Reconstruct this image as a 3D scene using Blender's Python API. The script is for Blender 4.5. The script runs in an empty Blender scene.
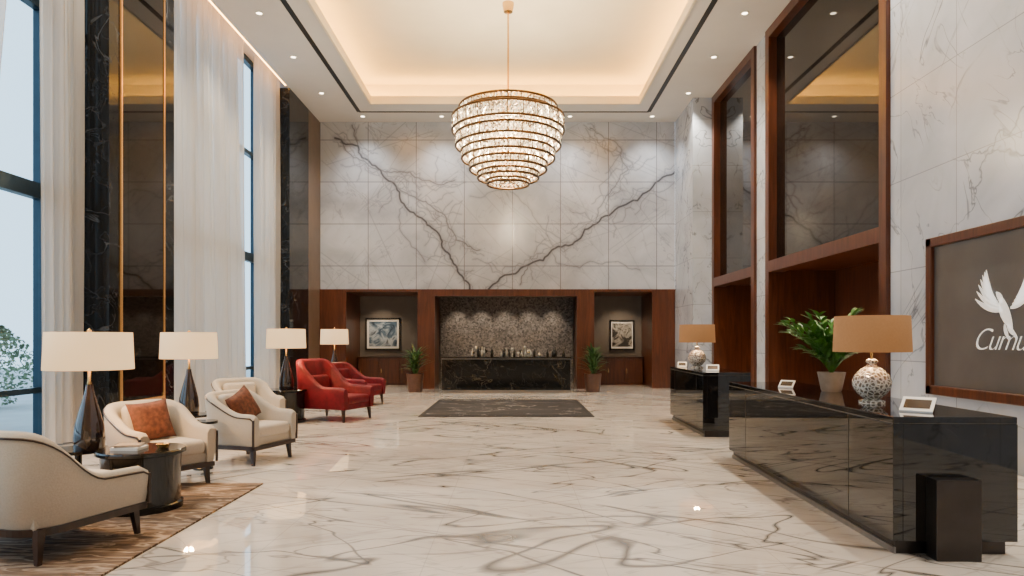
import bpy, bmesh, math, random
import numpy as np
from mathutils import Vector, Matrix
random.seed(7); rng=np.random.RandomState(11)
SC=bpy.context.scene
COL=SC.collection
# ---------------------------------------------------------------- helpers
def link(o,parent=None):
    COL.objects.link(o)
    if parent: o.parent=parent
    return o
def group(name,loc=(0,0,0),rot=0):
    e=bpy.data.objects.new(name,None); e.empty_display_size=.1
    e.location=loc; e.rotation_euler=(0,0,rot); COL.objects.link(e); return e
def mesh(name,v,f,mat=None,parent=None,smooth=False,loc=None,mats=None,fm=None):
    me=bpy.data.meshes.new(name); me.from_pydata([tuple(p) for p in v],[],f); me.update()
    for m in (mats or ([mat] if mat else [])): me.materials.append(m)
    if fm: me.polygons.foreach_set("material_index",fm)
    if smooth: me.polygons.foreach_set("use_smooth",[True]*len(me.polygons))
    o=bpy.data.objects.new(name,me)
    if loc: o.location=loc
    return link(o,parent)
BF=[(0,3,2,1),(4,5,6,7),(0,1,5,4),(1,2,6,5),(2,3,7,6),(3,0,4,7)]
def bverts(x0,x1,y0,y1,z0,z1):
    return [(x0,y0,z0),(x1,y0,z0),(x1,y1,z0),(x0,y1,z0),(x0,y0,z1),(x1,y0,z1),(x1,y1,z1),(x0,y1,z1)]
def box(name,x0,x1,y0,y1,z0,z1,mat,parent=None,bev=0,seg=3):
    o=mesh(name,bverts(x0,x1,y0,y1,z0,z1),BF,mat,parent)
    if bev:
        m=o.modifiers.new("bevel","BEVEL"); m.width=bev; m.segments=seg
        if seg>2: o.data.polygons.foreach_set("use_smooth",[True]*6)
    return o
class Acc:
    def __init__(s): s.v=[];s.f=[];s.m=[]
    def add(s,v,f,mi=0):
        n=len(s.v); s.v+=[tuple(p) for p in v]; s.f+=[tuple(i+n for i in q) for q in f]; s.m+=[mi]*len(f)
    def box(s,x0,x1,y0,y1,z0,z1,mi=0): s.add(bverts(x0,x1,y0,y1,z0,z1),BF,mi)
    def obj(s,name,mats,parent=None,smooth=False): return mesh(name,s.v,s.f,None,parent,smooth,mats=mats,fm=s.m)
def lathe_vf(prof,seg=32,c=(0,0,0)):
    v=[];f=[]
    n=len(prof)
    for i in range(seg):
        a=2*math.pi*i/seg
        for r,z in prof: v.append((c[0]+r*math.cos(a),c[1]+r*math.sin(a),c[2]+z))
    for i in range(seg):
        j=(i+1)%seg
        for k in range(n-1): f.append((i*n+k,j*n+k,j*n+k+1,i*n+k+1))
    return v,f
def lathe(name,prof,mat,parent=None,loc=(0,0,0),seg=40,smooth=True,split=True):
    v,f=lathe_vf(prof,seg,loc)
    o=mesh(name,v,f,mat,parent,smooth)
    if split:
        m=o.modifiers.new("es","EDGE_SPLIT"); m.split_angle=math.radians(35)
    return o
def torus_vf(R,r,c,seg=48,s2=8):
    v=[];f=[]
    for i in range(seg):
        a=2*math.pi*i/seg
        for j in range(s2):
            b=2*math.pi*j/s2
            v.append((c[0]+(R+r*math.cos(b))*math.cos(a),c[1]+(R+r*math.cos(b))*math.sin(a),c[2]+r*math.sin(b)))
    for i in range(seg):
        for j in range(s2):
            f.append((i*s2+j,((i+1)%seg)*s2+j,((i+1)%seg)*s2+(j+1)%s2,i*s2+(j+1)%s2))
    return v,f
# ---------------------------------------------------------------- materials
def newmat(name):
    m=bpy.data.materials.new(name); m.use_nodes=True; nt=m.node_tree
    return m,nt,nt.nodes["Principled BSDF"]
def c4(c): return (c[0],c[1],c[2],1)
def simple(name,col,rough=.5,metal=0,emit=None,es=0,noise=0,nscale=8,bump=0,spec=None,coat=0):
    m,nt,b=newmat(name); b.inputs["Base Color"].default_value=c4(col)
    b.inputs["Roughness"].default_value=rough; b.inputs["Metallic"].default_value=metal
    if spec is not None: b.inputs["Specular IOR Level"].default_value=spec
    if coat: b.inputs["Coat Weight"].default_value=coat; b.inputs["Coat Roughness"].default_value=.05
    if emit: b.inputs["Emission Color"].default_value=c4(emit); b.inputs["Emission Strength"].default_value=es
    if noise or bump:
        tc=nt.nodes.new("ShaderNodeTexCoord"); n=nt.nodes.new("ShaderNodeTexNoise"); n.inputs["Scale"].default_value=nscale; n.inputs["Detail"].default_value=6
        nt.links.new(tc.outputs["Object"],n.inputs["Vector"])
        if noise:
            r=nt.nodes.new("ShaderNodeValToRGB"); r.color_ramp.elements[0].position=.3; r.color_ramp.elements[1].position=.7
            r.color_ramp.elements[0].color=c4([x*(1-noise) for x in col]); r.color_ramp.elements[1].color=c4([min(1,x*(1+noise)) for x in col])
            nt.links.new(n.outputs["Fac"],r.inputs["Fac"]); nt.links.new(r.outputs["Color"],b.inputs["Base Color"])
        if bump:
            bp=nt.nodes.new("ShaderNodeBump"); bp.inputs["Strength"].default_value=bump; bp.inputs["Distance"].default_value=.01
            nt.links.new(n.outputs["Fac"],bp.inputs["Height"]); nt.links.new(bp.outputs["Normal"],b.inputs["Normal"])
    return m
def coords(nt,plane="XYZ",scale=(1,1,1),rot=(0,0,0),loc=(0,0,0)):
    tc=nt.nodes.new("ShaderNodeTexCoord"); s=nt.nodes.new("ShaderNodeSeparateXYZ"); c=nt.nodes.new("ShaderNodeCombineXYZ")
    nt.links.new(tc.outputs["Object"],s.inputs[0])
    for i,a in enumerate(plane): nt.links.new(s.outputs[a],c.inputs[i])
    mp0=nt.nodes.new("ShaderNodeMapping"); mp0.inputs["Rotation"].default_value=rot; mp0.inputs["Location"].default_value=loc
    nt.links.new(c.outputs[0],mp0.inputs[0])
    mp=nt.nodes.new("ShaderNodeMapping"); mp.inputs["Scale"].default_value=scale
    nt.links.new(mp0.outputs[0],mp.inputs[0]); return mp.outputs[0]
def noise(nt,vec,scale,detail=5,dist=0,rough=.5):
    n=nt.nodes.new("ShaderNodeTexNoise"); n.inputs["Scale"].default_value=scale; n.inputs["Detail"].default_value=detail
    n.inputs["Distortion"].default_value=dist; n.inputs["Roughness"].default_value=rough
    nt.links.new(vec,n.inputs["Vector"]); return n.outputs["Fac"]
def math_(nt,op,a,b=None,clamp=False):
    n=nt.nodes.new("ShaderNodeMath"); n.operation=op; n.use_clamp=clamp
    for i,x in enumerate((a,b)):
        if x is None: continue
        if isinstance(x,(int,float)): n.inputs[i].default_value=x
        else: nt.links.new(x,n.inputs[i])
    return n.outputs[0]
def maprange(nt,v,a,b,c,d):
    n=nt.nodes.new("ShaderNodeMapRange"); n.inputs[1].default_value=a;n.inputs[2].default_value=b;n.inputs[3].default_value=c;n.inputs[4].default_value=d
    nt.links.new(v,n.inputs[0]); return n.outputs[0]
def vein(nt,vec,scale,width,dist=.5,detail=4,rough=.5):
    f=noise(nt,vec,scale,detail,dist,rough); return maprange(nt,math_(nt,'ABSOLUTE',math_(nt,'SUBTRACT',f,.5)),0,width,1,0)
def mix(nt,fac,a,b):
    n=nt.nodes.new("ShaderNodeMix"); n.data_type='RGBA'
    if isinstance(fac,(int,float)): n.inputs[0].default_value=fac
    else: nt.links.new(fac,n.inputs[0])
    for idx,x in ((6,a),(7,b)):
        if isinstance(x,tuple): n.inputs[idx].default_value=c4(x)
        else: nt.links.new(x,n.inputs[idx])
    return n.outputs[2]
def brick(nt,vec,w,h,mortar=.006):
    n=nt.nodes.new("ShaderNodeTexBrick"); n.offset=0; n.squash=1
    n.inputs["Scale"].default_value=1; n.inputs["Brick Width"].default_value=w; n.inputs["Row Height"].default_value=h
    n.inputs["Mortar Size"].default_value=mortar; n.inputs["Mortar Smooth"].default_value=.1; n.inputs["Bias"].default_value=0
    n.inputs["Color1"].default_value=(0,0,0,1); n.inputs["Color2"].default_value=(1,1,1,1)
    nt.links.new(vec,n.inputs["Vector"]); return n
def marble_wall(name,plane,base,base2,vcol,tw,th,attr=False,off=(0,0,0),mort=.007,ms=.6):
    m,nt,b=newmat(name)
    v=coords(nt,plane)
    cl=noise(nt,v,.9,6,.6)
    col=mix(nt,maprange(nt,cl,.35,.68,0,1),base,base2)
    br=brick(nt,coords(nt,plane,loc=off),tw,th,mort)
    sep=nt.nodes.new("ShaderNodeSeparateColor"); nt.links.new(br.outputs["Color"],sep.inputs[0])
    col=mix(nt,math_(nt,'MULTIPLY',sep.outputs[0],.22),col,tuple(x*.55 for x in base))
    k=.45 if attr else .9
    v1=math_(nt,'MULTIPLY',vein(nt,coords(nt,plane,rot=(0,0,.9),scale=(.4,1,1)),.8,.011,1.3),maprange(nt,noise(nt,v,.7),.40,.54,0,1))
    v2=math_(nt,'MULTIPLY',vein(nt,coords(nt,plane,rot=(0,0,-.9),scale=(.4,1,1),loc=(3,7,0)),1.3,.009,1.0),maprange(nt,noise(nt,coords(nt,plane,loc=(9,2,0)),.9),.40,.54,0,1))
    col=mix(nt,math_(nt,'MULTIPLY',v2,k*.75),col,vcol); col=mix(nt,math_(nt,'MULTIPLY',v1,k),col,vcol)
    if attr:
        a=nt.nodes.new("ShaderNodeAttribute"); a.attribute_name="vein"
        col=mix(nt,a.outputs["Fac"],col,(.045,.048,.06))
        a2=nt.nodes.new("ShaderNodeAttribute"); a2.attribute_name="facet"
        col=mix(nt,a2.outputs["Fac"],col,(.17,.18,.21))
    col=mix(nt,math_(nt,'MULTIPLY',br.outputs["Fac"],ms),col,(.13,.13,.15))
    nt.links.new(col,b.inputs["Base Color"]); b.inputs["Roughness"].default_value=.2
    return m
M={}
M['marble_back']=marble_wall("marble_back","XZY",(.51,.55,.63),(.36,.39,.455),(.18,.19,.23),1.5,1.31,True,(.05,.12,0),.012,.85)
M['marble_right']=marble_wall("marble_right","YZX",(.56,.62,.73),(.39,.44,.53),(.12,.135,.17),1.24,1.3,False,(.04,.1,0))
def floor_mat():
    m,nt,b=newmat("floor_marble")
    v=coords(nt)
    col=mix(nt,maprange(nt,noise(nt,v,.7,6,.8),.35,.7,0,1),(.78,.725,.665),(.62,.565,.51))
    a=coords(nt,rot=(0,0,.50),scale=(.17,1,1))
    s1=maprange(nt,noise(nt,a,1.3,8,1.2),.47,.62,0,1)
    col=mix(nt,math_(nt,'MULTIPLY',s1,.38),col,(.45,.40,.36))
    s2=vein(nt,a,.8,.0085,1.2,3); col=mix(nt,math_(nt,'MULTIPLY',s2,.95),col,(.10,.088,.08))
    b2=coords(nt,rot=(0,0,-.50),scale=(.16,1,1),loc=(4,2,0))
    s3=vein(nt,b2,.75,.0075,1.1,3); col=mix(nt,math_(nt,'MULTIPLY',s3,.95),col,(.10,.088,.08))
    c2=coords(nt,rot=(0,0,.1),scale=(.2,1,1),loc=(1,9,0))
    s6=vein(nt,c2,.9,.008,1.4,4); col=mix(nt,math_(nt,'MULTIPLY',s6,.7),col,(.17,.15,.14))
    s4=vein(nt,a,2.0,.012,1.0,5); col=mix(nt,math_(nt,'MULTIPLY',s4,.40),col,(.28,.245,.22))
    s5=vein(nt,b2,1.8,.012,1.0,5); col=mix(nt,math_(nt,'MULTIPLY',s5,.40),col,(.28,.245,.22))
    br=brick(nt,coords(nt,loc=(.6,.3,0)),1.2,1.2,.004)
    col=mix(nt,math_(nt,'MULTIPLY',br.outputs["Fac"],.35),col,(.3,.27,.25))
    nt.links.new(col,b.inputs["Base Color"]); b.inputs["Roughness"].default_value=.02; b.inputs["IOR"].default_value=2.1
    return m
M['floor']=floor_mat()
def dark_marble(name,plane,base,vc,rough=.06,amt=.6,scale=1.2,spec=.7):
    m,nt,b=newmat(name); v=coords(nt,plane,rot=(0,0,.6))
    s=math_(nt,'MULTIPLY',vein(nt,v,scale,.012,1.3),maprange(nt,noise(nt,v,scale*.8),.42,.6,0,1))
    s2=vein(nt,coords(nt,plane,rot=(0,0,-.7),scale=(1,.4,1)),scale*2.2,.008,1)
    col=mix(nt,math_(nt,'MULTIPLY',s,amt),base,vc); col=mix(nt,math_(nt,'MULTIPLY',s2,amt*.4),col,vc)
    nt.links.new(col,b.inputs["Base Color"]); b.inputs["Roughness"].default_value=rough; b.inputs["Specular IOR Level"].default_value=spec
    return m
M['pier']=dark_marble("black_marble_pier","YZX",(.005,.006,.008),(.13,.14,.16),.06,.6,1.2,.3)
M['desk']=dark_marble("black_marble_desk","YZX",(.004,.0035,.0035),(.11,.09,.08),.03,.2,2,.75)
M['deskx']=dark_marble("black_marble_bar","XZY",(.005,.005,.005),(.20,.18,.15),.08,.45,1.6,.35)
def wood(name,c1,c2,rough=.3,plane="XYZ",sc=(6,6,.5)):
    m,nt,b=newmat(name); v=coords(nt,plane,scale=sc)
    f=noise(nt,v,1.6,8,1.2,.6)
    nt.links.new(mix(nt,maprange(nt,f,.3,.7,0,1),c1,c2),b.inputs["Base Color"]); b.inputs["Roughness"].default_value=rough
    return m
M['wood']=wood("walnut_panel",(.043,.0125,.005),(.115,.034,.014))
M['woodd']=wood("walnut_dark",(.028,.010,.006),(.055,.02,.010))
M['leg']=wood("chair_wood",(.018,.008,.005),(.04,.017,.010),.3)
M['ceil']=simple("ceiling_paint",(.71,.69,.66),.8,noise=.02,nscale=2)
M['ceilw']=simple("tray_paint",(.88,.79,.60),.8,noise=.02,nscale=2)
M['slot']=simple("slot_black",(.01,.01,.01),.5)
M['brass']=simple("brass",(.70,.44,.17),.22,1,noise=.05)
M['brassd']=simple("antique_brass",(.18,.10,.045),.3,1,noise=.05)
M['gold']=simple("gold_trim",(.85,.46,.16),.25,1,noise=.05,emit=(1,.45,.12),es=.25)
M['bronze_glass']=simple("bronze_glass",(.009,.0065,.0055),.03,0,noise=.08,nscale=1)
M['bronze_glass'].node_tree.nodes["Principled BSDF"].inputs["IOR"].default_value=1.5
M['led']=simple("led_warm",(1,.8,.5),.5,emit=(1,.50,.07),es=44)
M['down']=simple("downlight",(1,.9,.8),.5,emit=(1,.82,.6),es=12)
M['metal_frame']=simple("window_frame_metal",(.018,.040,.060),.35,.6,noise=.1)
M['steel']=simple("brushed_steel",(.30,.29,.28),.28,1,noise=.08,nscale=20)
M['dmetal']=simple("dark_metal",(.055,.048,.045),.28,.9,noise=.1,nscale=6)
M['cream']=simple("cream_fabric",(.46,.405,.335),.85,noise=.07,nscale=90,bump=.3)
M['cream2']=simple("cream_cushion",(.54,.48,.41),.85,noise=.05,nscale=70,bump=.3)
M['red']=simple("red_velvet",(.12,.003,.009),.6,noise=.35,nscale=7,bump=.1,spec=.25)
M['rust']=simple("rust_cushion",(.13,.040,.020),.8,noise=.5,nscale=22,bump=.4)
M['black']=simple("black_gloss",(.006,.0055,.006),.08,noise=.2,nscale=4)
M['ceramic']=simple("dark_ceramic",(.020,.011,.008),.07,noise=.3,nscale=3,coat=1)
M['taupe']=simple("taupe_wall",(.15,.13,.115),.6,noise=.08,nscale=3)
M['plaster']=simple("unseen_wall_plaster",(.46,.41,.35),.8,noise=.05,nscale=2)
M['white']=simple("white_card",(.85,.84,.82),.4,noise=.02)
M['logo']=simple("logo_white",(.9,.88,.85),.4,noise=.02,emit=(1,.97,.92),es=.35)
M['signpanel']=simple("sign_panel",(.10,.094,.092),.35,noise=.12,nscale=2)
M['leaf']=simple("leaf_green",(.055,.17,.02),.4,noise=.5,nscale=14)
M['leafd']=simple("leaf_dark",(.05,.12,.03),.45,noise=.5,nscale=10)
M['leafo']=simple("shrub_leaf",(.17,.24,.13),.7,noise=.3,nscale=2)
M['pot']=simple("pot_stone",(.34,.27,.21),.4,noise=.15,nscale=12)
M['potd']=simple("pot_brown",(.09,.04,.025),.35,noise=.2,nscale=8)
M['soil']=simple("soil",(.03,.02,.015),.9,noise=.4,nscale=40)
def shade_mat(name,col,em,es):
    m,nt,b=newmat(name); v=coords(nt,scale=(1,1,1))
    f=noise(nt,v,60,3)
    nt.links.new(mix(nt,f,tuple(x*.7 for x in col),col),b.inputs["Base Color"]); b.inputs["Roughness"].default_value=.9
    b.inputs["Emission Color"].default_value=c4(em); b.inputs["Emission Strength"].default_value=es
    return m
M['shade']=shade_mat("lamp_shade_white",(.70,.58,.42),(1,.62,.28),1.25)
M['shadet']=shade_mat("lamp_shade_tan",(.25,.14,.07),(1,.42,.13),.24)
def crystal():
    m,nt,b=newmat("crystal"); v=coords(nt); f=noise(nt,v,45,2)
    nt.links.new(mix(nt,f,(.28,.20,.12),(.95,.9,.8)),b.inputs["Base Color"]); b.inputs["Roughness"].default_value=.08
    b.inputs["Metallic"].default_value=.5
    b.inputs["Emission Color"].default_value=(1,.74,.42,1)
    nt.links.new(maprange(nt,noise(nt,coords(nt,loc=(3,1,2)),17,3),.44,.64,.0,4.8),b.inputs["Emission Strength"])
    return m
M['crystal']=crystal()
def cut_glass():
    m,nt,b=newmat("cut_glass_ball"); v=coords(nt)
    vo=nt.nodes.new("ShaderNodeTexVoronoi"); vo.inputs["Scale"].default_value=30; vo.feature='DISTANCE_TO_EDGE'; nt.links.new(v,vo.inputs["Vector"])
    f=maprange(nt,vo.outputs["Distance"],0.03,.2,1,0)
    nt.links.new(mix(nt,f,(.20,.17,.13),(.9,.86,.78)),b.inputs["Base Color"])
    b.inputs["Roughness"].default_value=.15
    bp=nt.nodes.new("ShaderNodeBump"); bp.inputs["Strength"].default_value=.6; bp.inputs["Distance"].default_value=.01
    nt.links.new(f,bp.inputs["Height"]); nt.links.new(bp.outputs["Normal"],b.inputs["Normal"])
    return m
M['cut']=cut_glass()
def sheer():
    m=bpy.data.materials.new("sheer_curtain"); m.use_nodes=True; nt=m.node_tree; nt.nodes.clear()
    out=nt.nodes.new("ShaderNodeOutputMaterial"); d=nt.nodes.new("ShaderNodeBsdfDiffuse"); t=nt.nodes.new("ShaderNodeBsdfTranslucent"); tr=nt.nodes.new("ShaderNodeBsdfTransparent")
    v=coords(nt,scale=(30,30,1)); c=mix(nt,noise(nt,v,3,3),(.64,.59,.53),(.78,.74,.69))
    nt.links.new(c,d.inputs[0]); nt.links.new(c,t.inputs[0])
    a=nt.nodes.new("ShaderNodeMixShader"); a.inputs[0].default_value=.5; nt.links.new(d.outputs[0],a.inputs[1]); nt.links.new(t.outputs[0],a.inputs[2])
    b=nt.nodes.new("ShaderNodeMixShader"); b.inputs[0].default_value=.2; nt.links.new(a.outputs[0],b.inputs[1]); nt.links.new(tr.outputs[0],b.inputs[2])
    nt.links.new(b.outputs[0],out.inputs[0]); return m
M['sheer']=sheer()
def pane():
    m=bpy.data.materials.new("window_pane"); m.use_nodes=True; nt=m.node_tree; nt.nodes.clear()
    out=nt.nodes.new("ShaderNodeOutputMaterial"); tr=nt.nodes.new("ShaderNodeBsdfTransparent"); g=nt.nodes.new("ShaderNodeBsdfGlossy"); g.inputs["Roughness"].default_value=.02
    tr.inputs[0].default_value=(.72,.87,.95,1)
    b=nt.nodes.new("ShaderNodeMixShader"); b.inputs[0].default_value=.07; nt.links.new(tr.outputs[0],b.inputs[1]); nt.links.new(g.outputs[0],b.inputs[2]); nt.links.new(b.outputs[0],out.inputs[0]); return m
M['pane']=pane()
def mosaic():
    m,nt,b=newmat("mosaic"); v=coords(nt,"XZY")
    vo=nt.nodes.new("ShaderNodeTexVoronoi"); vo.inputs["Scale"].default_value=20; nt.links.new(v,vo.inputs["Vector"])
    r=nt.nodes.new("ShaderNodeSeparateColor"); nt.links.new(vo.outputs["Color"],r.inputs[0])
    nt.links.new(mix(nt,r.outputs[0],(.055,.050,.047),(.24,.215,.20)),b.inputs["Base Color"]); b.inputs["Roughness"].default_value=.5
    return m
M['mosaic']=mosaic()
def rugm(name,c1,c2,c3,sc,s2,w=.02,va=.8):
    m,nt,b=newmat(name); v=coords(nt,scale=sc)
    f=noise(nt,v,s2,8,1.0,.65); col=mix(nt,maprange(nt,f,.38,.62,0,1),c1,c2)
    col=mix(nt,math_(nt,'MULTIPLY',vein(nt,v,s2*.7,w,1.2),va),col,c3)
    nt.links.new(col,b.inputs["Base Color"]); b.inputs["Roughness"].default_value=.95; return m
M['rug1']=rugm("rug_tan",(.05,.028,.016),(.21,.135,.085),(.42,.33,.25),(1,4,1),2.6,.05)
M['rug2']=rugm("rug_charcoal",(.010,.009,.011),(.026,.024,.027),(.28,.26,.25),(.9,1.3,1),.9,.010,.8)
M['rug2b']=simple("rug_border",(.010,.009,.011),.95,noise=.3,nscale=30)
def art(name,cols,sc):
    m,nt,b=newmat(name); f=noise(nt,coords(nt,"XZY"),sc,6,1.5)
    r=nt.nodes.new("ShaderNodeValToRGB"); e=r.color_ramp.elements
    e[0].position=.35; e[0].color=c4(cols[0]); e[1].position=.65; e[1].color=c4(cols[-1])
    for i,c in enumerate(cols[1:-1]):
        x=e.new(.35+.3*(i+1)/(len(cols)-1)); x.color=c4(c)
    nt.links.new(f,r.inputs[0]); nt.links.new(r.outputs[0],b.inputs["Base Color"]); b.inputs["Roughness"].default_value=.4; return m
M['art1']=art("art_landscape",[(.015,.03,.06),(.08,.14,.22),(.45,.53,.62),(.05,.07,.11)],2.0)
M['art2']=art("art_abstract",[(.015,.015,.015),(.42,.40,.37),(.04,.035,.035),(.03,.03,.03)],2.6)
M['frame']=simple("black_frame",(.012,.012,.014),.3)
M['glassb']=simple("bottle_glass",(.50,.48,.42),.12,.3,noise=.5,nscale=5)
M['glassd']=simple("bottle_dark",(.03,.028,.022),.1,noise=.3,nscale=5)
M['pave']=simple("pavement",(.40,.43,.45),.9,noise=.1,nscale=1)

# ---------------------------------------------------------------- room
H=8.3; XL=-6.05; XR=5.6; YB=21.3
box("floor",-6.9,7.2,-3,23.6,-.15,0,M['floor'])
tx0,tx1,ty0,ty1=-4.13,3.62,3.2,19.6
a=Acc()
a.box(XL,tx0,-3,YB,H,H+.14); a.box(tx1,XR+.25,-3,YB,H,H+.14); a.box(tx0,tx1,ty1,YB,H,H+.14); a.box(tx0,tx1,-3,ty0,H,H+.14)
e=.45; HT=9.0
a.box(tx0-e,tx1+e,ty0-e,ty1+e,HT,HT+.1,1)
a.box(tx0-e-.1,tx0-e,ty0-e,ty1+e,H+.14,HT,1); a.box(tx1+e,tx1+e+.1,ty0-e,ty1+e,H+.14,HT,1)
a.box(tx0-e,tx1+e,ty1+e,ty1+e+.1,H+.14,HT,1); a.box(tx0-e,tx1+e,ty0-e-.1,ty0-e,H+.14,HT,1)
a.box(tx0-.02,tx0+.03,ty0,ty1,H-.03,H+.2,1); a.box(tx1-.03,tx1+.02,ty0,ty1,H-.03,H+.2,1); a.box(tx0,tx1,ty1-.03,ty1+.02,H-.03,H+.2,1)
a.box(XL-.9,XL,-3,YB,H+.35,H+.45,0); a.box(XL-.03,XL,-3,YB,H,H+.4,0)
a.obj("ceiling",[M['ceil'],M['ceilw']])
a=Acc()
a.box(tx0-.30,tx0-.22,ty0,ty1+.2,H+.145,H+.18); a.box(tx1+.22,tx1+.30,ty0,ty1+.2,H+.145,H+.18); a.box(tx0-.2,tx1+.2,ty1+.22,ty1+.3,H+.145,H+.18)
a.obj("trim_led_strip",[M['led']])
a=Acc()
a.box(XL-.09,XL-.035,0,10.1,H+.02,H+.05); a.box(XL-.09,XL-.035,12.2,18.3,H+.02,H+.05)
a.obj("trim_curtain_led",[simple("led_curtain",(1,.8,.5),.5,emit=(1,.45,.10),es=22)])
a=Acc()
sl,sr,sy=-4.62,4.02,20.35
a.box(sl-.06,sl+.06,0,sy,H-.004,H+.01); a.box(sr-.06,sr+.06,0,sy,H-.004,H+.01); a.box(sl,sr,sy-.05,sy+.05,H-.004,H+.01)
a.obj("trim_ceiling_slot",[M['slot']])
# back wall
def px(u,v): return ((u-514)*.0312,1.5+(340-v)*.0312)
def jag(pts,depth=3,amt=.16):
    pts=[np.array(p,float) for p in pts]
    for d in range(depth):
        o=[pts[0]]
        for p,q in zip(pts[:-1],pts[1:]):
            L=np.linalg.norm(q-p); n=np.array([-(q-p)[1],(q-p)[0]])/(L+1e-6)
            o+= [(p+q)/2+n*L*amt*rng.uniform(-1,1), q]
        pts=o
    return np.array(pts)
veins=[];facets=[]
def addv(uv,w,s,amt=.16,depth=3,dst=None): (veins if dst is None else dst).append((jag([px(*p) for p in uv],depth,amt),w,s))
mains=[[(335,138),(358,146),(372,165),(392,182),(404,204),(424,220),(440,236),(450,255),(462,276),(470,292)],
[(340,142),(360,160),(385,172),(410,172),(436,184),(455,180)],
[(392,182),(412,196),(430,205),(448,225),(456,240),(480,250)],
[(488,292),(505,275),(530,264),(552,250),(578,240),(596,224),(622,206),(650,190),(678,168)],
[(596,224),(606,196),(628,170),(622,150),(604,138),(590,128)]]
for i,mv in enumerate(mains):
    w=(.030,.017,.017,.030,.015)[i]
    addv(mv,w,(.92,.7,.7,.92,.6)[i],.16)
    for k in range(2): addv([(x+rng.uniform(-6,6),y+rng.uniform(-6,6)) for x,y in mv],.010,.5,.35)
    for p in mv[1:-1]:
        for k in range(2):
            an=rng.uniform(0,6.28); L=rng.uniform(10,36); addv([p,(p[0]+L*math.cos(an),p[1]+L*math.sin(an))],.010,.5,.2)
addv([(404,204),(400,230),(425,262)],.012,.6)
addv([(530,264),(520,285)],.014,.7)
addv([(552,250),(556,262),(580,268),(610,262),(640,270)],.012,.55)
addv([(358,146),(352,125)],.014,.7)
addv([(565,245),(540,225),(520,200),(498,190),(470,196)],.012,.45)
cols=[320+48*i for i in range(8)]; rows_=[122+42*i for i in range(5)]
for i in range(7):
    for j in range(4):
        for k in range(2):
            di,dj=rng.choice([1,2,-1]),rng.choice([1,1,2,-1])
            p=(cols[i]+rng.uniform(-6,6),rows_[j]+rng.uniform(-6,6)); q=(p[0]+48*di+rng.uniform(-14,14),p[1]+42*dj+rng.uniform(-10,10))
            addv([p,q],.011,rng.uniform(.25,.5),.006,1,facets)
wx0,wx1,wz0,wz1=XL,5.02,3.06,H
nx,nz=760,360
X,Z=np.meshgrid(np.linspace(wx0,wx1,nx),np.linspace(wz0,wz1,nz))
P=np.stack([X.ravel(),Z.ravel()],1)
def paint(lst,halok):
    val=np.zeros(len(P))
    for pts,w,s in lst:
        bb0=pts.min(0)-w*6; bb1=pts.max(0)+w*6
        idx=np.where((P[:,0]>bb0[0])&(P[:,0]<bb1[0])&(P[:,1]>bb0[1])&(P[:,1]<bb1[1]))[0]
        if len(idx)==0: continue
        Q=P[idx]; d=np.full(len(Q),9.)
        for p,q in zip(pts[:-1],pts[1:]):
            t=np.clip(((Q-p)@(q-p))/max(1e-9,(q-p)@(q-p)),0,1); d=np.minimum(d,np.linalg.norm(Q-(p+t[:,None]*(q-p)),axis=1))
        core=np.clip(1.6-d/w,0,1)*s; halo=np.exp(-(d/(w*4))**2)*s*halok
        val[idx]=np.maximum(val[idx],np.maximum(core,halo))
    return val
V=[(x,YB,z) for x,z in P]
F=[(j*nx+i,j*nx+i+1,(j+1)*nx+i+1,(j+1)*nx+i) for j in range(nz-1) for i in range(nx-1)]
wb=mesh("wall_back",V,F,M['marble_back'])
at=wb.data.attributes.new("vein",'FLOAT','POINT'); at.data.foreach_set("value",paint(veins,.35).astype(np.float32))
at=wb.data.attributes.new("facet",'FLOAT','POINT'); at.data.foreach_set("value",paint(facets,.1).astype(np.float32))
YN=23.3; ZN=3.0
a=Acc()
for x0,x1 in ((-6.25,-5.25),(-3.0,-2.55),(2.05,2.4),(4.35,5.6)): a.box(x0,x1,YB+.02,YN,0,ZN)
a.box(-6.25,XR,YB-.06,YN,ZN,ZN+.08)
a.box(-2.95,-2.42,YB-.45,YB+.03,0,ZN+.02); a.box(1.92,2.45,YB-.45,YB+.03,0,ZN+.02); a.box(-2.42,1.92,YB-.45,YB+.03,ZN-.16,ZN+.02)
a.box(-6.05,-5.22,YB-.06,YB+.02,0,ZN); a.box(4.3,5.0,YB-.06,YB+.02,0,ZN)
a.obj("wall_back_niche_panelling",[M['wood']])
box("wall_niche_back",-6.2,XR,YN,YN+.15,0,ZN,M['taupe'])
box("wall_niche_mosaic",-2.5,2.0,YN-.06,YN-.002,0,ZN,M['mosaic'])
def pier(n,y0,y1):
    g=group("wall_left_pier" ,(0,0,0))
    box("stone",-6.9,XL,y0,y1,0,H-.005,M['pier'],g)
    return g
g=pier(1,10.2,12.15)
box("glass_inlay",XL,XL+.012,10.50,11.78,.6,H-.2,M['bronze_glass'],g)
for y in (10.50,11.78): box("gilt_strip",XL,XL+.025,y-.017,y+.017,.5,H-.1,M['gold'],g)
box("gilt_strip",XL,XL+.03,10.5,11.78,.5,.54,M['gold'],g); box("gilt_strip",XL,XL+.03,10.5,11.78,H-.1,H-.06,M['gold'],g)
pier(2,18.4,20.1)
box("wall_left_panel",-6.9,XL,20.1,YB,0,H-.005,simple("tan_panel",(.13,.09,.065),.4,noise=.1,nscale=3))
box("wall_left",-6.95,XL-.4,-3,1.0,0,H+.3,M['plaster'])
box("wall_front_unseen",-6.9,XR+.2,-3.2,-3.0,0,H+.3,M['plaster'])  # unseen wall behind camera, added to block sky reflections and bounce light
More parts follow.
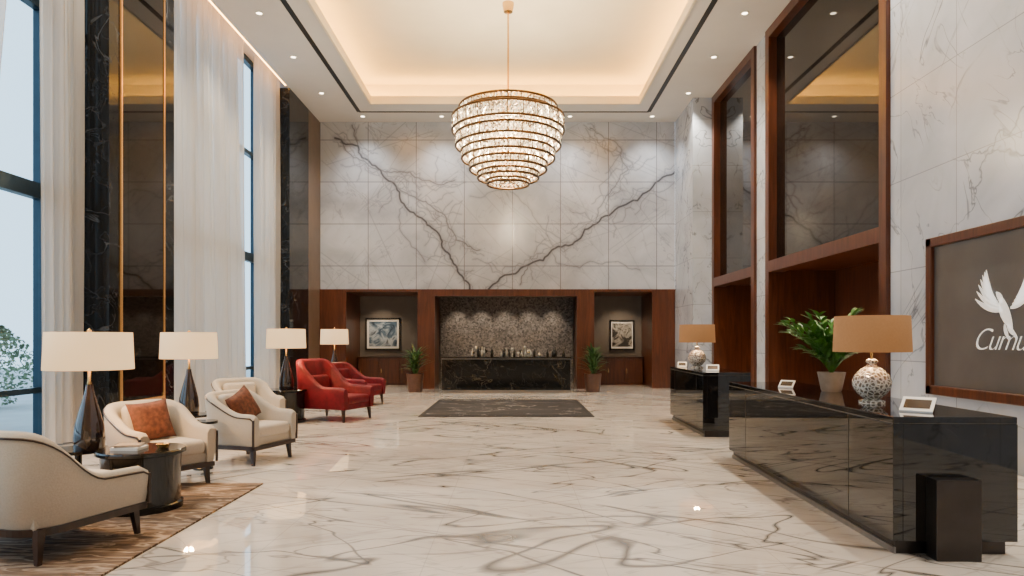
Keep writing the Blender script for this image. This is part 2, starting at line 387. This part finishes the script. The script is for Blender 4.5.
def window(name,y0,y1,muls):
    g=group(name)
    a=Acc(); x0,x1=-6.85,-6.7
    for y in muls: a.box(x0,x1,y-.06,y+.06,0,H+.3)
    for z0,z1 in ((0,.12),(.75,.83),(3.5,3.72),(6.2,6.3),(H+.2,H+.34)): a.box(x0+.01,x1-.01,y0,y1,z0,z1)
    a.obj("frame",[M['metal_frame']],g)
    mesh("pane",[(-6.78,y0,0),(-6.78,y1,0),(-6.78,y1,H+.3),(-6.78,y0,H+.3)],[(0,1,2,3)],M['pane'],g)
window("window_1",1.0,10.2,[1.1,2.6,4.1,5.6,7.1,8.55,9.78,10.12])
window("window_2",12.15,18.4,[12.22,13.6,15.0,16.35,17.8,18.33])
def curtain(name,y0,y1,x,z1,folds,amp=.07,y0b=None,y1b=None,z0=.03):
    y0b=y0 if y0b is None else y0b; y1b=y1 if y1b is None else y1b
    nu=folds*10; nv=14; v=[];f=[]
    ph=random.random()*6
    for j in range(nv+1):
        t=j/nv; z=z0+(z1-z0)*t
        a0=y0b+(y0-y0b)*t**1.5; a1=y1b+(y1-y1b)*t**1.5
        for i in range(nu+1):
            s=i/nu; p=s*folds*2*math.pi+ph+1.3*math.sin(s*7+ph)
            v.append((x+amp*math.sin(p)*(1.1-.3*t)+.03*math.sin(p*.37+t*3),a0+(a1-a0)*s+.02*math.sin(p*2),z))
    for j in range(nv):
        for i in range(nu): f.append((j*(nu+1)+i,j*(nu+1)+i+1,(j+1)*(nu+1)+i+1,(j+1)*(nu+1)+i))
    return mesh(name,v,f,M['sheer'],None,True)
curtain("curtain",9.35,10.14,-6.45,H+.3,5)
curtain("curtain",7.6,8.95,-6.45,H+.3,7,.07,7.3,8.2)
curtain("curtain",12.25,15.9,-6.40,H+.3,15,.12,12.25,16.1)
curtain("curtain",16.95,18.34,-6.40,H+.3,5,.11,16.9,18.34)
a=Acc()
a.box(XR,XR+.2,-3,10.15,0,H-.002); a.box(XR,XR+.25,15.08,15.75,0,H-.002); a.box(5.02,XR+.25,19.15,YB-.01,0,H-.002)
a.obj("wall_right",[M['marble_right']])
def recess(n,y0,y1):
    g=group("door_%d"%n)  # wood-framed wall recess, bronze glazing above an open niche, no door
    a=Acc(); w=.2; xf=XR-.06; T=H-.006
    a.box(xf,XR+.25,y0,y0+w,0,T); a.box(xf,XR+.25,y1-w,y1,0,T); a.box(xf,XR+.25,y0+w,y1-w,T-.2,T); a.box(xf,XR+.25,y0+w,y1-w,2.98,3.22)
    a.box(XR+.25,XR+1.5,y0+w-.1,y0+w,0,3.1); a.box(XR+.25,XR+1.5,y1-w,y1-w+.1,0,3.1); a.box(XR+1.4,XR+1.5,y0+w,y1-w,0,3.1); a.box(XR+.25,XR+1.5,y0+w,y1-w,3.02,3.12)
    a.obj("wood_surround",[M['wood']],g)
    box("bronze_glazing",XR+.12,XR+.16,y0+w,y1-w,3.22,T-.2,M['bronze_glass'],g)
recess(1,10.17,15.06); recess(2,15.77,19.13)
a=Acc(); dl=[]
for y in (-1.0,1.2,3.3,5.5,7.6,9.8,12,14.2,16.4,18.8): dl+=[(-5.3,y),(4.8,y)]  # pairs behind and just above the camera are unseen, added as fill
for x in (-4.6,-2.2,1.7,4.2): dl.append((x,20.75))
for x,y in dl:
    v,f=lathe_vf([(0,0),(.06,0)],16,(x,y,H-.006)); a.add(v,f,0)
    v,f=lathe_vf([(.06,-.002),(.09,-.004),(.09,.006)],16,(x,y,H-.006)); a.add(v,f,1)
a.obj("recessed_downlight",[M['down'],M['ceilw']])

# ---------------------------------------------------------------- sign
g=group("wall_sign",(XR,7.5,0))
y0,y1,z0,z1=-1.7,1.65,.78,2.85
box("panel",-.04,-.005,y0,y1,z0,z1,M['signpanel'],g)
for q in ((y0,y1,z1-.12,z1),(y0,y1,z0,z0+.12),(y0,y0+.12,z0,z1),(y1-.12,y1,z0,z1)): box("frame_rail",-.09,-.005,*q,M['wood'],g,.01,2)
def feathers():
    a=Acc()
    def feather(bx,bz,ang,L,w,curl=.3):
        n=8; v=[]
        for i in range(n+1):
            t=i/n; ww=w*math.sin(math.pi*min(1,t*.92+.06))**.7*(1-.2*t); aa=ang+curl*t
            cx=bx+L*t*math.cos(aa); cz=bz+L*t*math.sin(aa); nx_,nz_=-math.sin(aa),math.cos(aa)
            v+=[(-.052,-(cx+nx_*ww),cz+nz_*ww),(-.052,-(cx-nx_*ww),cz-nz_*ww)]
        a.add(v,[(2*i,2*i+1,2*i+3,2*i+2) for i in range(n)])
    ox=-.18
    for i in range(7): feather(ox-.06-.03*i,1.84+.030*i,math.radians(182-9*i),.50-.03*i,.038,-.35)
    for i in range(7): feather(ox+.05+.03*i,1.86+.035*i,math.radians(10+8*i),.36+.035*i,.038,.3)
    feather(ox-.10,1.98,math.radians(-75),.40,.085,.2); feather(ox,1.68,math.radians(-60),.2,.035); feather(ox-.04,1.68,math.radians(-85),.2,.03)
    feather(ox-.09,1.92,math.radians(100),.16,.045,.4)
    return a
feathers().obj("bird_emblem",[M['logo']],g)
cu=bpy.data.curves.new("lettering","FONT"); cu.body="Cumusk"; cu.size=.38; cu.shear=.5; cu.align_x='CENTER'; cu.extrude=.004; cu.offset=-.009; cu.space_character=.88
t=bpy.data.objects.new("lettering",cu); t.data.materials.append(M['logo']); link(t,g); t.location=(-.05,.19,1.38); t.rotation_euler=(math.pi/2,0,-math.pi/2)

# ---------------------------------------------------------------- chandelier
CX,CY=-.13,15.2; px2=.02225
def fz(v,r):
    z=1.5+(340-v)/683*(15.2-r*px2); return 6.72-(6.72-z)*.90
g=group("crystal_chandelier",(CX,CY,0))
tiers=[(91,98,48,48),(103,119,55,55),(125,137,52,51.5),(143,152,46,45.5),(157,165,38,37.5),(169,175,30,29.5),(178,182,21,20)]
ztop=fz(91,45)
lathe("rod",[(.022,ztop),(.022,HT)],M['brass'],g,seg=12)
lathe("canopy",[(.0,HT-.22),(.10,HT-.20),(.13,HT-.05),(.13,HT-.001),(0.03,HT-.001)],M['brass'],g)
lathe("finial",[(0.02,ztop+.15),(.07,ztop+.05),(.02,ztop-.1)],M['brass'],g,seg=16)
cr=Acc(); br=Acc()
for k,(va,vb,ra,rb) in enumerate(tiers):
    zt,zb_=fz(va,48),fz(vb,48); Ra,Rb=ra*px2,rb*px2
    v,f=torus_vf(Ra+.015,.028,(0,0,zt),56,6); br.add(v,f)
    v,f=torus_vf(Rb+.015,.028,(0,0,zb_),56,6); br.add(v,f)
    for inner in (0,.15,.32,.5):
        if Ra-inner<.15: continue
        n=int(2*math.pi*(Ra-inner)/.105)
        rows=max(1,int(round((zt-zb_)/.13)))
        for r_ in range(rows):
            for i in range(n):
                an=2*math.pi*(i+.5*(r_%2))/n; t=(r_+.5)/rows; R=(Ra+(Rb-Ra)*t)-inner; z=zt+(zb_-zt)*t
                hh=(zt-zb_)/rows*.46; w=.034
                cx_,cy_=R*math.cos(an),R*math.sin(an); ca,sa=math.cos(an),math.sin(an)
                pts=[(0,0,hh),(w,0,hh*.3),(0,w,hh*.3),(-w,0,hh*.3),(0,-w,hh*.3),(0,0,-hh)]
                vv=[(cx_+p[0]*ca-p[1]*sa,cy_+p[0]*sa+p[1]*ca,z+p[2]) for p in pts]
                cr.add(vv,[(0,1,2),(0,2,3),(0,3,4),(0,4,1),(5,2,1),(5,3,2),(5,4,3),(5,1,4)])
v,f=lathe_vf([(.02,ztop),(.02,fz(181,23))],10); br.add(v,f)
for k,(va,vb,ra,rb) in enumerate(tiers):
    zt,zb_=fz(va,48),fz(vb,48)
    for i in range(6):
        an=math.pi*i/3; R=ra*px2; z=zt; s=.01
        dx,dy=math.cos(an),math.sin(an)
        br.add([(-dy*s,dx*s,z-s),(dy*s,-dx*s,z-s),(R*dx+dy*s,R*dy-dx*s,z-s),(R*dx-dy*s,R*dy+dx*s,z-s),(-dy*s,dx*s,z+s),(dy*s,-dx*s,z+s),(R*dx+dy*s,R*dy-dx*s,z+s),(R*dx-dy*s,R*dy+dx*s,z+s)],BF)
    for i in range(24):
        an=2*math.pi*i/24; s=.009; x0_,y0_=(ra*px2+.02)*math.cos(an),(ra*px2+.02)*math.sin(an); x1_,y1_=(rb*px2+.02)*math.cos(an),(rb*px2+.02)*math.sin(an)
        br.add([(x1_-s,y1_-s,zb_),(x1_+s,y1_-s,zb_),(x1_+s,y1_+s,zb_),(x1_-s,y1_+s,zb_),(x0_-s,y0_-s,zt),(x0_+s,y0_-s,zt),(x0_+s,y0_+s,zt),(x0_-s,y0_+s,zt)],BF)
cr.obj("crystals",[M['crystal']],g); br.obj("brass_rings",[M['brassd']],g,True)

# ---------------------------------------------------------------- furniture builders
def armchair(name,loc,face,W=.86,D=.84,hb=.84,ha=.60,shell='cream',seat='cream2',t=.11,leg=.2,pillow=None,r=.26,slope=.75,trim=True):
    g=group(name,(loc[0],loc[1],loc[2] if len(loc)>2 else 0),math.atan2(face[1],face[0])-math.pi/2)
    w=W/2; d=D/2; pts=[]
    for i in range(13): pts.append((-w,d-(D-r)*i/12,-1,0))
    for i in range(1,9):
        a_=math.pi/2*i/8; pts.append((-w+r-r*math.cos(a_),-d+r-r*math.sin(a_),-math.cos(a_),-math.sin(a_)))
    for i in range(1,7): pts.append((-w+r+(W-2*r)*i/6,-d,0,-1))
    for i in range(1,9):
        a_=math.pi/2*i/8; pts.append((w-r+r*math.sin(a_),-d+r-r*math.cos(a_),math.sin(a_),-math.cos(a_)))
    for i in range(1,13): pts.append((w,-d+r+(D-r)*i/12,1,0))
    def hh_(y):
        tt=(y+d)/D; s=max(0,min(1,1-tt/slope)); s=s*s*(3-2*s); return ha+(hb-ha)*s-(.03 if tt>.97 else 0)-.03*tt, .03*s
    zb=leg+.03; v=[]; n=8
    for (x,y,nx_,ny_) in pts:
        h,fl=hh_(y)
        for o_,z in ((.045,zb),(.012,zb+.12),(-fl,h-.05),(.02-fl,h-.012),(t*.5-fl,h),(t-.02-fl,h-.012),(t-fl*.5,h-.05),(t,zb)):
            v.append((x-nx_*o_,y-ny_*o_,z))
    f=[]; m_=len(pts)
    for i in range(m_-1):
        for k in range(n): f.append((i*n+k,i*n+(k+1)%n,(i+1)*n+(k+1)%n,(i+1)*n+k))
    f.append(tuple(range(n))[::-1]); f.append(tuple((m_-1)*n+k for k in range(n)))
    o=mesh("shell",v,f,M[shell],g,True); es=o.modifiers.new("es","EDGE_SPLIT"); es.split_angle=math.radians(50)
    if trim:
        v=[];f=[]
        for (x,y,nx_,ny_) in pts:
            for o_,z in ((.03,zb-.045),(.03,zb+.005),(.10,zb+.005),(.10,zb-.045)): v.append((x-nx_*o_,y-ny_*o_,z))
        for i in range(m_-1):
            for k in range(4): f.append((i*4+k,i*4+(k+1)%4,(i+1)*4+(k+1)%4,(i+1)*4+k))
        mesh("base_rail",v,f,M['leg'],g)
        box("front_rail",-w+.03,w-.03,d-.07,d+.005,zb-.045,zb+.005,M['leg'],g)
        for s in (-1,1):
            xa=s*(w+.004); xb=s*(w-.012)
            box("arm_trim",min(xa,xb),max(xa,xb),d-.012,d+.012,zb,ha-.09,M['leg'],g)
        v=[];f=[]
        for (x,y,nx_,ny_) in pts:
            h,fl=hh_(y)
            for o_,z in ((-fl-.005,h-.051),(-fl-.005,h-.039),(.012-fl,h-.035),(.012-fl,h-.055)): v.append((x-nx_*o_,y-ny_*o_,z))
        for i in range(m_-1):
            for k in range(4): f.append((i*4+k,i*4+(k+1)%4,(i+1)*4+(k+1)%4,(i+1)*4+k))
        mesh("piping",v,f,M['leg'],g)
    box("seat_base",-w+t-.02,w-t+.02,-d+t-.02,d-.03,zb-.01,zb+.1,M[shell],g,.01,2)
    box("seat_cushion",-w+t+.005,w-t-.005,-d+t+.02,d-.005,zb+.09,zb+.24,M[seat],g,.05,4)
    b=box("back_cushion",-w+t+.06,w-t-.06,-.07,.07,-.2,.17,M[seat],g,.06,4); b.location=(0,-d+t+.08,zb+.24+.19); b.rotation_euler=(.16,0,0)
    for sx in (-1,1):
        for sy in (-1,1):
            cx_,cy_=sx*(w-.09),sy*(d-.07) if sy>0 else -(d-.12); a_,b_=.028,.016
            ox=sx*.02; oy=sy*.02
            vv=[(cx_+ox-b_,cy_+oy-b_,0),(cx_+ox+b_,cy_+oy-b_,0),(cx_+ox+b_,cy_+oy+b_,0),(cx_+ox-b_,cy_+oy+b_,0),(cx_-a_,cy_-a_,zb),(cx_+a_,cy_-a_,zb),(cx_+a_,cy_+a_,zb),(cx_-a_,cy_+a_,zb)]
            mesh("leg",vv,BF,M['leg'],g)
    if pillow:
        n_=14; v=[];f=[]
        S=.215
        for sgn in (1,-1):
            base=len(v)
            for i in range(n_+1):
                for j in range(n_+1):
                    a1=-1+2*i/n_; b1=-1+2*j/n_
                    th=.085*((1-a1**4)*(1-b1**4))**.6
                    k1=1-.09*(1-abs(b1)**2); k2=1-.09*(1-abs(a1)**2)
                    v.append((a1*S*k1,sgn*th,b1*S*k2))
            for i in range(n_):
                for j in range(n_):
                    q=(base+i*(n_+1)+j,base+(i+1)*(n_+1)+j,base+(i+1)*(n_+1)+j+1,base+i*(n_+1)+j+1)
                    f.append(q if sgn<0 else q[::-1])
        p=mesh("throw_pillow",v,f,M['rust'],g,True); p.location=(pillow[0],pillow[1],zb+.24+.195); p.rotation_euler=(.35,pillow[2],pillow[3])
    return g
armchair("armchair",(-3.45,4.98,.015),(.30,.95),W=1.04,D=.94,hb=.89,ha=.55,slope=.6)
armchair("armchair",(-3.68,7.05,0),(.84,-.54),W=.82,D=.80,hb=.86,ha=.64,pillow=(.02,-.08,.08,0))
armchair("armchair",(-3.32,8.55,0),(.95,-.31),W=.84,D=.80,hb=.86,ha=.64,pillow=(.0,-.08,.4,0.1))
armchair("armchair",(-4.15,10.6,0),(.75,-.66),W=.86,D=.82,hb=.90,ha=.66)
armchair("red_armchair",(-3.42,12.95),(.93,-.36),W=1.0,D=1.15,hb=1.14,ha=.66,shell='red',seat='red',t=.13,trim=False,slope=.6)
armchair("red_armchair",(-3.72,15.9),(.95,-.30),W=1.0,D=1.1,hb=.98,ha=.64,shell='red',seat='red',t=.13,trim=False,slope=.6)

def drum_table(name,x,y,R,h,z=0):
    g=group(name,(x,y,z))
    lathe("top",[(0,h),(R-.01,h),(R,h-.012),(R,h-.035),(R-.02,h-.045),(0,h-.045)],M['black'],g)
    lathe("pedestal",[(R*.90,h-.045),(R*.88,h*.7),(R*.87,h*.3),(R*.88,.06),(R*.93,.05),(R*.93,0)],M['black'],g)
    return g
def side_table(name,x,y,R,h,z=0):
    g=group(name,(x,y,z)); h-=z
    lathe("top",[(0,h),(R,h),(R,h-.03),(0,h-.03)],M['black'],g)
    lathe("stem",[(.03,h-.03),(.03,.04),(R*.7,.02),(R*.7,0)],M['black'],g,seg=24)
def table_lamp(name,x,y,z,R=.39,sh=.37,bh=.66):
    g=group(name,(x,y,z)); H1=bh+sh; k=bh/.66
    lathe("body",[(0,0),(.12,0),(.125,.02),(.13,.10*k),(.118,.2*k),(.075,.36*k),(.04,.48*k),(.03,.53*k),(0.03,.55*k),(0,.55*k)],M['ceramic'],g)
    lathe("neck",[(.014,.54*k),(.02,.56*k),(.014,.58*k),(.012,H1-.03),(0.0,H1-.03)],M['brass'],g,seg=16)
    lathe("shade",[(R*.96,H1),(R,bh+.02),(R-.006,bh+.02),(R*.96-.006,H1)],M['shade'],g,split=False)
    lathe("shade_diffuser",[(0,H1-.03),(R*.95,H1-.03)],M['shade'],g,split=False)
    lathe("finial",[(0.012,H1-.03),(.02,H1+.02),(0,H1+.04)],M['brass'],g,seg=12)
    L=bpy.data.lights.new("bulb",'POINT'); L.energy=90; L.color=(1,.60,.26); L.shadow_soft_size=.06
    o=bpy.data.objects.new("bulb",L); link(o,g); o.location=(0,0,bh+.12)
side_table("side_table",-4.02,6.3,.24,.5,.015); table_lamp("table_lamp",-3.9,6.27,.5,R=.365,sh=.36,bh=.71)
side_table("side_table",-4.38,9.2,.27,.5); table_lamp("table_lamp",-4.38,9.2,.5,R=.36,sh=.37,bh=.73)
drum_table("drum_table",-4.2,12.5,.40,.6); table_lamp("table_lamp",-4.17,12.5,.6,R=.35,sh=.37,bh=.73)
drum_table("drum_table",-4.55,17.4,.40,.6); table_lamp("table_lamp",-4.55,17.3,.6,R=.35,sh=.40,bh=.77)
drum_table("coffee_table",-3.30,6.05,.36,.525,.015)
side_table("side_table",-3.62,7.95,.16,.56)
g=group("stacked_books",(-3.38,6.0,.54)); box("book",-.12,.12,-.09,.09,0,.025,M['white'],g); b=box("book",-.10,.10,-.08,.08,.025,.045,M['pot'],g); b.rotation_euler=(0,0,.2)
lathe("small_bowl",[(0,0),(.04,0),(.06,.035),(.055,.035),(.035,.008),(0,.008)],M['brass'],group("trinket_bowl",(-3.14,6.1,.54)))
box("area_rug",-5.6,-2.61,3.4,7.1,0,.015,M['rug1'])
g=group("hall_rug",(-.15,15.2,0)); box("border",-1.72,1.72,-1.9,1.9,0,.012,M['rug2b'],g); box("field",-1.62,1.62,-1.8,1.8,.012,.016,M['rug2'],g)

# ---------------------------------------------------------------- desks
def desk(name,x0,x1,y0,y1,h,rot=0):
    g=group(name,((x0+x1)/2,(y0+y1)/2,0),rot); w=(x1-x0)/2; l=(y1-y0)/2
    box("countertop",-w,w,-l,l,h-.05,h,M['desk'],g,.006,2)
    box("front_panel",-w,-w+.07,-l+.0,l,.10,h-.05,M['desk'],g,.004,2)
    box("end_panel",-w+.07,w,-l+.0,-l+.05,.10,h-.05,M['desk'],g)
    box("end_panel",-w+.07,w,l-.05,l,.10,h-.05,M['desk'],g)
    box("inner_shelf",-w+.07,w-.02,-l+.05,l-.05,.10,h-.25,M['woodd'],g)
    box("plinth",-w+.04,w-.05,-l+.05,l-.05,0,.10,M['dmetal'],g)
    box("kick_strip",-w+.025,-w+.04,-l+.04,l-.04,0,.045,M['steel'],g)
    for t in (-.33,.33): box("joint_strip",-w-.002,-w,t*2*l-.003,t*2*l+.003,.1,h-.05,M['dmetal'],g)
    return g
g=desk("reception_desk",2.695,3.545,4.74,8.72,.965,-.028)
box("foot_block",-.20,.10,-2.12,-1.99,0,.55,M['dmetal'],g,.005,2)
desk("reception_desk",2.93,3.66,10.5,12.9,1.0,-.02)
g=group("bar_counter",(-.22,19.7,0))
box("countertop",-1.85,1.85,-.4,.4,.95,1.02,M['black'],g,.006,2); box("front_body",-1.76,1.76,-.34,.36,.08,.95,M['deskx'],g)
box("edge_strip",-1.84,1.84,-.405,-.4,.955,.975,M['steel'],g)
box("plinth",-1.80,1.80,-.35,.37,0,.08,M['steel'],g)
for s in (-1,1): box("end_pilaster",min(s*1.74,s*1.82),max(s*1.74,s*1.82),-.38,.38,.08,.95,M['black'],g)
g=group("bottle_collection",(-.22,19.7,1.02)); a=Acc()
for i in range(34):
    x=random.uniform(-1.1,1.7); y=random.uniform(-.25,.28); r=random.uniform(.03,.05); h=random.uniform(.12,.32)
    if i%3==0: pr=[(0,0),(r*.7,0),(r*.15,.02),(r*.15,h*.5),(r,h*.7),(r*.9,h),(r*.8,h)]
    else: pr=[(0,0),(r,0),(r,h*.55),(r*.35,h*.75),(r*.3,h),(0,h)]
    v,f=lathe_vf(pr,12,(x,y,0)); a.add(v,f,0 if i%2 else 1)
a.obj("bottles",[M['glassb'],M['glassd']],g,True)

def ball_lamp(x,y,z,s=1):
    g=group("crystal_table_lamp",(x,y,z))
    lathe("foot",[(0,0),(.10*s,0),(.10*s,.02*s),(.05*s,.035*s)],M['cut'],g)
    prof=[(.05,.03)]+[(.05+.10*math.sin(math.pi*k/14)**.8,.03+.28*k/14) for k in range(1,14)]+[(.045,.31),(.03,.33),(.05,.35),(.03,.37),(0,.37)]
    lathe("ball",[(r*s,z_*s) for r,z_ in prof],M['cut'],g,split=False)
    lathe("stem",[(.012,.36*s),(.012,.66*s)],M['brass'],g,seg=10)
    R=.30*s; b0=.43*s; t0=.73*s
    lathe("shade",[(R*.96,t0),(R,b0),(R-.006,b0),(R*.96-.006,t0)],M['shadet'],g,split=False)
    lathe("shade_diffuser",[(0,t0-.02),(R*.95,t0-.02)],M['shadet'],g,split=False)
    L=bpy.data.lights.new("bulb",'POINT'); L.energy=32; L.color=(1,.64,.32); L.shadow_soft_size=.05
    o=bpy.data.objects.new("bulb",L); link(o,g); o.location=(0,0,.5*s)
ball_lamp(3.04,5.80,.965,1.01); ball_lamp(3.27,12.2,1.0,1.06)

def leaf(a,base,az,up,L,w,droop,mi=0,n=6):
    v=[]; p=Vector(base); el=up; st=L/n
    for i in range(n+1):
        t=i/n; ww=w*math.sin(math.pi*(t*.93+.04))**.8
        sd=Vector((-math.sin(az),math.cos(az),0))
        v+=[tuple(p+sd*ww),tuple(p+Vector((0,0,-ww*.25))),tuple(p-sd*ww)]
        el2=el-droop*t
        p=p+Vector((math.cos(az)*math.cos(el2),math.sin(az)*math.cos(el2),math.sin(el2)))*st
    f=[]
    for i in range(n): f+=[(3*i,3*i+1,3*i+4,3*i+3),(3*i+1,3*i+2,3*i+5,3*i+4)]
    a.add(v,f,mi)
g=group("potted_fern",(3.31,7.12,.965))
lathe("pot",[(0,0),(.09,0),(.10,.01),(.135,.19),(.14,.20),(.125,.20),(.12,.18),(0,.175)],M['pot'],g)
lathe("soil",[(0,.18),(.12,.18)],M['soil'],g)
a=Acc()
for i in range(54):
    az=random.uniform(0,6.28); up=random.uniform(1.0,1.7); L=random.uniform(.32,.70)
    p=Vector((0,0,.17))
    for k in range(8):
        el2=up-.09*k; q=p+Vector((math.cos(az)*math.cos(el2),math.sin(az)*math.cos(el2),math.sin(el2)))*L/8
        if k>1:
            for s in (-1,1): leaf(a,tuple(q),az+s*random.uniform(.6,1.1),el2+random.uniform(-.2,.3),random.uniform(.10,.17),.023,.9,0,4)
        s_=.004; a.add([(p.x-s_,p.y,p.z),(p.x+s_,p.y,p.z),(q.x+s_,q.y,q.z),(q.x-s_,q.y,q.z)],[(0,1,2,3)])
        p=q
    leaf(a,tuple(p),az,up-.8,.14,.024,.6,0,4)
a.obj("foliage",[M['leaf']],g,True)
for x in (-2.86,2.28):
    g=group("potted_plant",(x,19.75,0))
    lathe("pot",[(0,0),(.19,0),(.20,.02),(.25,.50),(.25,.53),(.22,.53),(.22,.48),(0,.47)],M['potd'],g,seg=32)
    lathe("soil",[(0,.49),(.22,.49)],M['soil'],g)
    a=Acc()
    for i in range(130):
        leaf(a,(random.uniform(-.06,.06),random.uniform(-.06,.06),.46+random.uniform(0,.55)),random.uniform(0,6.28),random.uniform(.6,1.5),random.uniform(.3,.58),.026,random.uniform(.5,1.6))
    a.obj("foliage",[M['leafd']],g,True)
def stand(name,x,y,z,w,h,rot):
    g=group(name,(x,y,z),rot); a=Acc(); t=.012; k=h*.75; up=h*.55
    a.add([(-w/2,0,0),(w/2,0,0),(w/2,k,up),(-w/2,k,up),(-w/2,0,t),(w/2,0,t),(w/2,k,up+t),(-w/2,k,up+t)],BF,0)
    i0,i1=.16,.8; o_=.002
    a.add([(-w*.4,k*i0,up*i0+t+o_),(w*.4,k*i0,up*i0+t+o_),(w*.4,k*i1,up*i1+t+o_),(-w*.4,k*i1,up*i1+t+o_)],[(0,1,2,3)],1)
    a.add([(-w*.3,k,up),(w*.3,k,up),(w*.3,k*1.25,0),(-w*.3,k*1.25,0)],[(0,1,2,3)],0)
    a.obj("tilted_stand",[M['white'],M['dmetal']],g)
stand("tablet_stand",2.97,5.05,.965,.22,.17,-.75)
stand("card_holder",3.02,7.6,.965,.16,.13,-.7)
stand("card_holder",3.1,12.6,1.0,.16,.15,-.3)
stand("card_holder",3.2,11.0,1.0,.2,.16,-.3)

def cabinet(x0,x1):
    g=group("credenza",((x0+x1)/2,22.98,0)); w=(x1-x0)/2
    box("body",-w,w,-.2,.3,0,.90,M['wood'],g); box("top",-w-.02,w+.02,-.23,.31,.90,.94,M['woodd'],g)
    n=3
    for i in range(n):
        xa=-w+.03+(2*w-.03)*i/n; box("door_leaf",xa,xa+(2*w-.03)/n-.03,-.22,-.2,.08,.86,M['wood'],g,.005,2)
        box("handle",xa+.05,xa+.065,-.235,-.22,.4,.55,M['brass'],g)
cabinet(-5.2,-3.1); cabinet(2.45,4.3)
def picture(x0,x1,z0,z1,m):
    g=group("framed_picture",((x0+x1)/2,YN,(z0+z1)/2)); w=(x1-x0)/2; h=(z1-z0)/2
    box("mount",-w,w,-.03,-.003,-h,h,M['white'],g); box("artwork",-w*.80,w*.80,-.036,-.03,-h*.78,h*.78,m,g)
    for q in ((-w,w,h-.05,h),(-w,w,-h,-h+.05),(-w,-w+.05,-h,h),(w-.05,w,-h,h)): box("frame_rail",q[0],q[1],-.06,-.003,q[2],q[3],M['frame'],g)
picture(-5.06,-3.87,1.16,2.25,M['art1']); picture(3.26,4.1,1.16,2.18,M['art2'])
# outside
box("pavement_outside",-40,-6.95,-20,40,-.3,-.15,M['pave'])
a=Acc()
for cx_,cy_,hh in ((-10.8,11.9,1.7),(-12.5,16.5,1.9),(-11,9.5,2.0),(-11.5,21,2.6),(-11,25,2.4)):
    for i in range(1500):
        th=random.uniform(0,6.28); zz=random.random()**.8; rr=(.9*math.sin(math.pi*min(1,zz*.85+.12)))*random.random()**.4
        p=Vector((cx_+rr*math.cos(th),cy_+rr*math.sin(th),-.05+hh*zz)); s=.05
        u1=Vector([random.uniform(-1,1) for _ in range(3)]).normalized()*s; u2=Vector([random.uniform(-1,1) for _ in range(3)]).normalized()*s
        a.add([p-u1,p-u2,p+u1,p+u2],[(0,1,2,3)])
    v,f=lathe_vf([(.05,0),(.03,hh*.8)],8,(cx_,cy_,-.15)); a.add(v,f)
a.obj("garden_shrubs_outside",[M['leafo']])

# ---------------------------------------------------------------- lights
def light(kind,name,loc,energy,color,size=.1,rot=(0,0,0),spot=None,blend=.6):
    L=bpy.data.lights.new(name,kind); L.energy=energy; L.color=color
    L.shadow_soft_size=size
    if spot: L.spot_size=math.radians(spot); L.spot_blend=blend
    o=bpy.data.objects.new(name,L); o.location=loc; o.rotation_euler=rot; COL.objects.link(o); return o
WARM=(1,.855,.66)
for i,(x,y) in enumerate(dl):
    if y<20: light('SPOT',"downlight_lamp",(x,y,H-.05),800,WARM,.08,(0,0,0),95,.8)
    else: light('SPOT',"wallwash_lamp",(x,20.3,H-.05),380,(1,.94,.85),.1,(math.radians(14),0,0),100,1.0)
for z,e_ in ((fz(100,50),520),(fz(125,50),600),(fz(150,45),440)): light('POINT',"chandelier_lamp",(CX,CY,z),e_,(1,.80,.52),.25)
for x in (-1.9,-1.1,-.3,.5,1.3): light('SPOT',"bar_spot",(x,22.7,ZN-.04),110,(1,.80,.58),.05,(math.radians(14),0,0),74,1.0)
for x in (-4.5,3.6): light('SPOT',"niche_spot",(x,22.3,ZN-.04),100,(1,.76,.50),.05,(math.radians(20),0,0),100,.8)
for y in (12.6,17.4): light('SPOT',"niche_spot",(XR+.7,y,2.98),55,(1,.68,.40),.05,(0,0,0),110,.8)
w=bpy.data.worlds.new("World"); SC.world=w; w.use_nodes=True
bg=w.node_tree.nodes["Background"]; bg.inputs[0].default_value=(.66,.84,1,1); bg.inputs[1].default_value=3.0
# ---------------------------------------------------------------- camera
cam=bpy.data.cameras.new("camera"); cam.lens=24; cam.sensor_width=36; cam.shift_y=52/1024; cam.shift_x=-2/1024; cam.clip_end=200
co=bpy.data.objects.new("camera",cam); co.location=(0,0,1.5); co.rotation_euler=(math.pi/2,0,0); COL.objects.link(co); SC.camera=co
